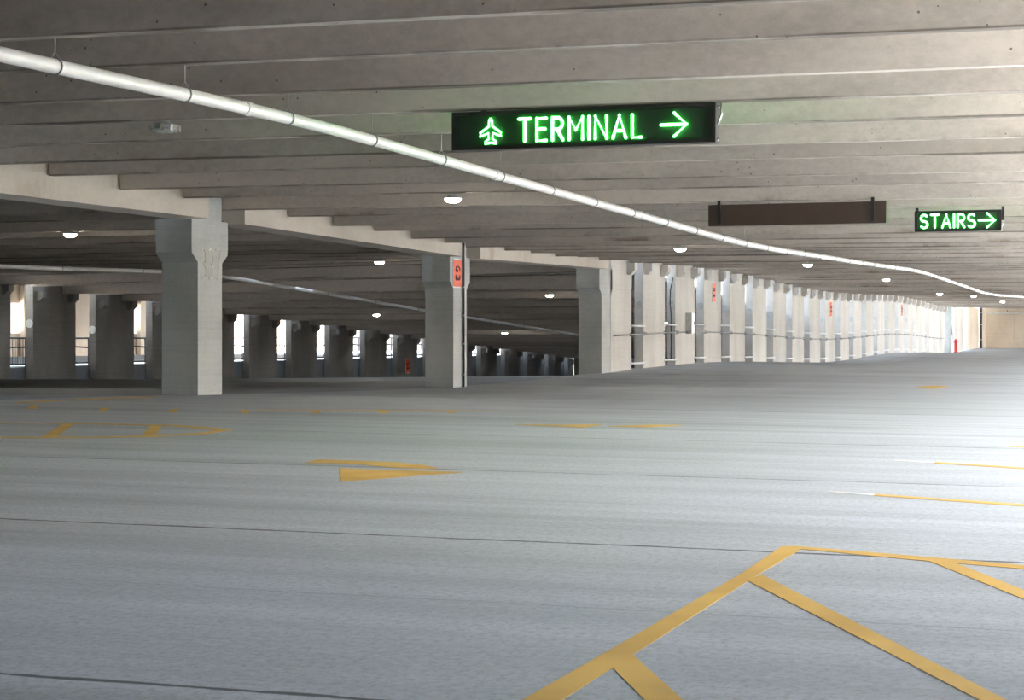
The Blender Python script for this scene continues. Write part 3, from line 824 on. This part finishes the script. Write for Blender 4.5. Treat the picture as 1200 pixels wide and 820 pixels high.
# ------------------------------------------------------------------ painted floor markings
def fz(x, y): return M(x, y) if x > XW else LB(x, y)
def G(px, py):
    return hit(px, py, fz)
def paint_poly(name, pix, mat, parent, lift=0.0022):
    """painted patch: outline given as two matching edges -> strip of quads following the deck"""
    bm = NEW()
    e1, e2 = pix
    P1 = [G(*p) for p in e1]; P2 = [G(*p) for p in e2]
    n = len(P1); rows = []
    for i in range(n-1):
        L = max((P1[i+1]-P1[i]).length, (P2[i+1]-P2[i]).length); m = max(1, int(L/0.6))
        for k in range(m+(1 if i == n-2 else 0)):
            s = k/m; rows.append((P1[i].lerp(P1[i+1], s), P2[i].lerp(P2[i+1], s)))
    V = []
    for a, b in rows:
        mm = max(1, 2)
        V.append([bm.verts.new((q.x, q.y, fz(q.x, q.y)+lift)) for q in (a, a.lerp(b, 0.5), b)])
    for A, B in zip(V, V[1:]):
        for j in range(2):
            try: bm.faces.new((A[j], A[j+1], B[j+1], B[j]))
            except ValueError: pass
    bmesh.ops.remove_doubles(bm, verts=bm.verts[:], dist=1e-5)
    bmesh.ops.solidify(bm, geom=bm.faces[:], thickness=0.0015)
    return link(name, bm, mat, parent)
def marking(name, at, label):
    return thing(name, (0, 0, 0), label, 'floor marking')
Yl = MAT['yellow']
t = marking('hatched_marking', None, 'yellow hatched island painted on the floor at the lower right')
paint_poly('border_line', ([(530, 868), (613.3, 819.7), (704, 768), (869, 672), (915, 641)], [(575, 868), (660, 819.7), (741, 768), (890.7, 672), (938.7, 643.7)]), Yl, t)
paint_poly('border_line', ([(915, 640.5), (933, 640), (1072, 651.5), (1200, 662.5), (1260, 668)], [(920, 642.5), (940, 643.7), (1066, 655.8), (1200, 667), (1260, 672)]), Yl, t)
paint_poly('stripe', ([(893, 673.6), (1035, 746), (1178.7, 820), (1240, 852)], [(874.7, 680), (1010, 749), (1146.7, 820), (1208, 852)]), Yl, t)
paint_poly('stripe', ([(738.7, 765), (800, 820), (850, 866)], [(703, 767), (754.7, 820), (798, 866)]), Yl, t)
paint_poly('stripe', ([(1114, 657.5), (1200, 691.7), (1260, 716)], [(1085, 656), (1200, 702.4), (1260, 728)]), Yl, t)
t = marking('arrow_marking', None, 'yellow turn arrow painted mid floor, the large one at centre left')
paint_poly('arrow_shaft', ([(358.8, 541.7), (373, 538.3), (423, 540), (465, 541.7), (498, 545.2), (513, 548.6)], [(359.5, 542.4), (390, 542.6), (423, 544.2), (456, 547.5), (480, 549), (512.5, 549.4)]), Yl, t)
paint_poly('arrow_head', ([(398.3, 548.8), (456, 550.8), (500, 552), (541, 553)], [(399.6, 564.3), (465, 559.5), (510, 556), (541, 553.8)]), Yl, t)
t = marking('arrow_marking', None, 'thin yellow arrow painted on the floor right of the hatching, half way back')
paint_poly('arrow_head', ([(603, 497.0), (660, 497.6), (706, 497.0)], [(604, 497.5), (684, 501.0), (706, 497.6)]), Yl, t)
paint_poly('arrow_shaft', ([(713, 499.2), (760, 497.6), (800, 497.8)], [(714, 499.8), (757, 500.8), (799, 498.5)]), Yl, t)
t = marking('arrow_marking', None, 'small yellow arrow far back on the right side of the floor')
paint_poly('arrow_head', ([(1073, 453.4), (1090, 451.8), (1110, 452.2)], [(1074, 454.2), (1094, 455.8), (1110, 453.2)]), Yl, t)
t = marking('stall_line', None, 'yellow bay line with white tip at the right edge, the nearer one')
paint_poly('stripe', ([(1025, 578.8), (1200, 590.8), (1270, 595.6)], [(1024, 580.8), (1200, 593.4), (1270, 598.4)]), Yl, t)
o = paint_poly('tip', ([(972, 575.2), (1025, 578.8)], [(972, 576.8), (1024, 580.8)]), MAT['white'], t)
t = marking('stall_line', None, 'yellow bay line with white tip at the right edge, the middle one')
paint_poly('stripe', ([(1096, 541.2), (1200, 547.8), (1260, 551.6)], [(1095, 542.8), (1200, 549.6), (1260, 553.6)]), Yl, t)
o = paint_poly('tip', ([(1048, 538.9), (1096, 541.2)], [(1048, 540.0), (1095, 542.8)]), MAT['white'], t)
t = marking('stall_line', None, 'short yellow bay line at the right edge, the farthest one')
paint_poly('stripe', ([(1184, 522.2), (1250, 525.4)], [(1184, 523.4), (1250, 526.8)]), Yl, t)
t = marking('hatched_marking', None, 'yellow outlined pointed island with stripes at the left edge')
paint_poly('border_line', ([(-60, 494.4), (0, 494.6), (140, 496.6), (210, 498.0), (273, 503.0)], [(-60, 495.4), (0, 495.6), (140, 497.8), (205, 499.4), (255, 504.0)]), Yl, t)
paint_poly('border_line', ([(-60, 511.8), (0, 511.8), (112, 511.8), (182, 510.2), (238, 506.6), (255, 504.0)], [(-60, 513.2), (0, 513.2), (112, 513.2), (183, 511.8), (243, 508.2), (273, 503.8)]), Yl, t)
paint_poly('stripe', ([(87, 496.4), (66, 512.3)], [(75, 496.2), (48, 512.3)]), Yl, t)
paint_poly('stripe', ([(190, 498.4), (182, 510.6)], [(177, 498.2), (165, 510.9)]), Yl, t)
t = marking('hatched_marking', None, 'far yellow island of short dashes behind the outlined one')
for (a, b, c, d, y0, y1) in ((36, 46, 42, 32, 474.3, 479), (119, 129, 124, 114, 477.8, 482), (201, 211, 206, 196, 479.3, 483.2), (281.5, 291.5, 292, 282, 480, 484),
                             (362, 372, 376, 366, 480, 484), (438, 449, 457, 446, 480, 484), (519, 527, 535, 527, 480.4, 484)):
    paint_poly('stripe', ([(b, y0), (c, y1)], [(a, y0), (d, y1)]), Yl, t)
paint_poly('border_line', ([(300, 479.9), (440, 480.2), (588, 481.0)], [(300, 480.5), (440, 480.8), (588, 482.0)]), Yl, t)
t = marking('stall_line', None, 'long thin yellow line on the floor passing the foot of the 337 column')
paint_poly('stripe', ([(17, 471.2), (126, 466.0), (180, 464.6)], [(17, 472.4), (126, 467.2), (180, 465.6)]), Yl, t)

# ------------------------------------------------------------------ light: bright sky and a sun, plus the lamps above
w = bpy.data.worlds.new('World'); S.world = w; w.use_nodes = True
nt = w.node_tree; nt.nodes.clear(); N = NT(nt)
out = N.n('ShaderNodeOutputWorld'); bg = N.n('ShaderNodeBackground'); N.l(bg.outputs[0], out.inputs[0])
tc = N.n('ShaderNodeTexCoord'); sep = N.n('ShaderNodeSeparateXYZ'); N.l(tc.outputs['Generated'], sep.inputs[0])
sky = N.mix(N.ramp(sep.outputs['Z'], -0.05, 0.7), (1.0, 0.99, 0.97, 1), (0.62, 0.78, 1.0, 1))
sun = bpy.data.lights.new('Sun', 'SUN'); so_ = bpy.data.objects.new('Sun', sun); COL.objects.link(so_)
sun.energy = 26.0; sun.angle = math.radians(0.6); sun.color = (1.0, 0.93, 0.82)
so_.rotation_euler = Vector((-0.60, 0.12, -0.80)).to_track_quat('-Z', 'Y').to_euler(); so_.location = (30, 0, 60)
# sky brighter on the sun's side
side = N.math('MULTIPLY_ADD', N.ramp(sep.outputs['X'], -0.5, 0.8), 0.90, 0.10)
N.l(sky, bg.inputs['Color']); N.l(N.math('MULTIPLY', side, N.math('MULTIPLY_ADD', N.math('MAXIMUM', sep.outputs['Z'], 0.0), 7.0, 4.5)), bg.inputs['Strength'])

cam = bpy.data.cameras.new('Camera'); co = bpy.data.objects.new('Camera', cam); COL.objects.link(co)
co.location = CAM; co.rotation_euler = (math.radians(90), 0, ALPHA)
cam.sensor_width = 36; cam.lens = FPX*36/1200; cam.shift_y = -(410-HOR)/1200.0
cam.clip_end = 600; cam.clip_start = 0.05
S.camera = co
S.view_settings.view_transform = 'Standard'; S.view_settings.look = 'None'
S.view_settings.exposure = 2.1; S.view_settings.gamma = 1; S.view_settings.use_curve_mapping = False
S.cycles.use_denoising = True
S.cycles.max_bounces = 10; S.cycles.diffuse_bounces = 7; S.cycles.glossy_bounces = 4
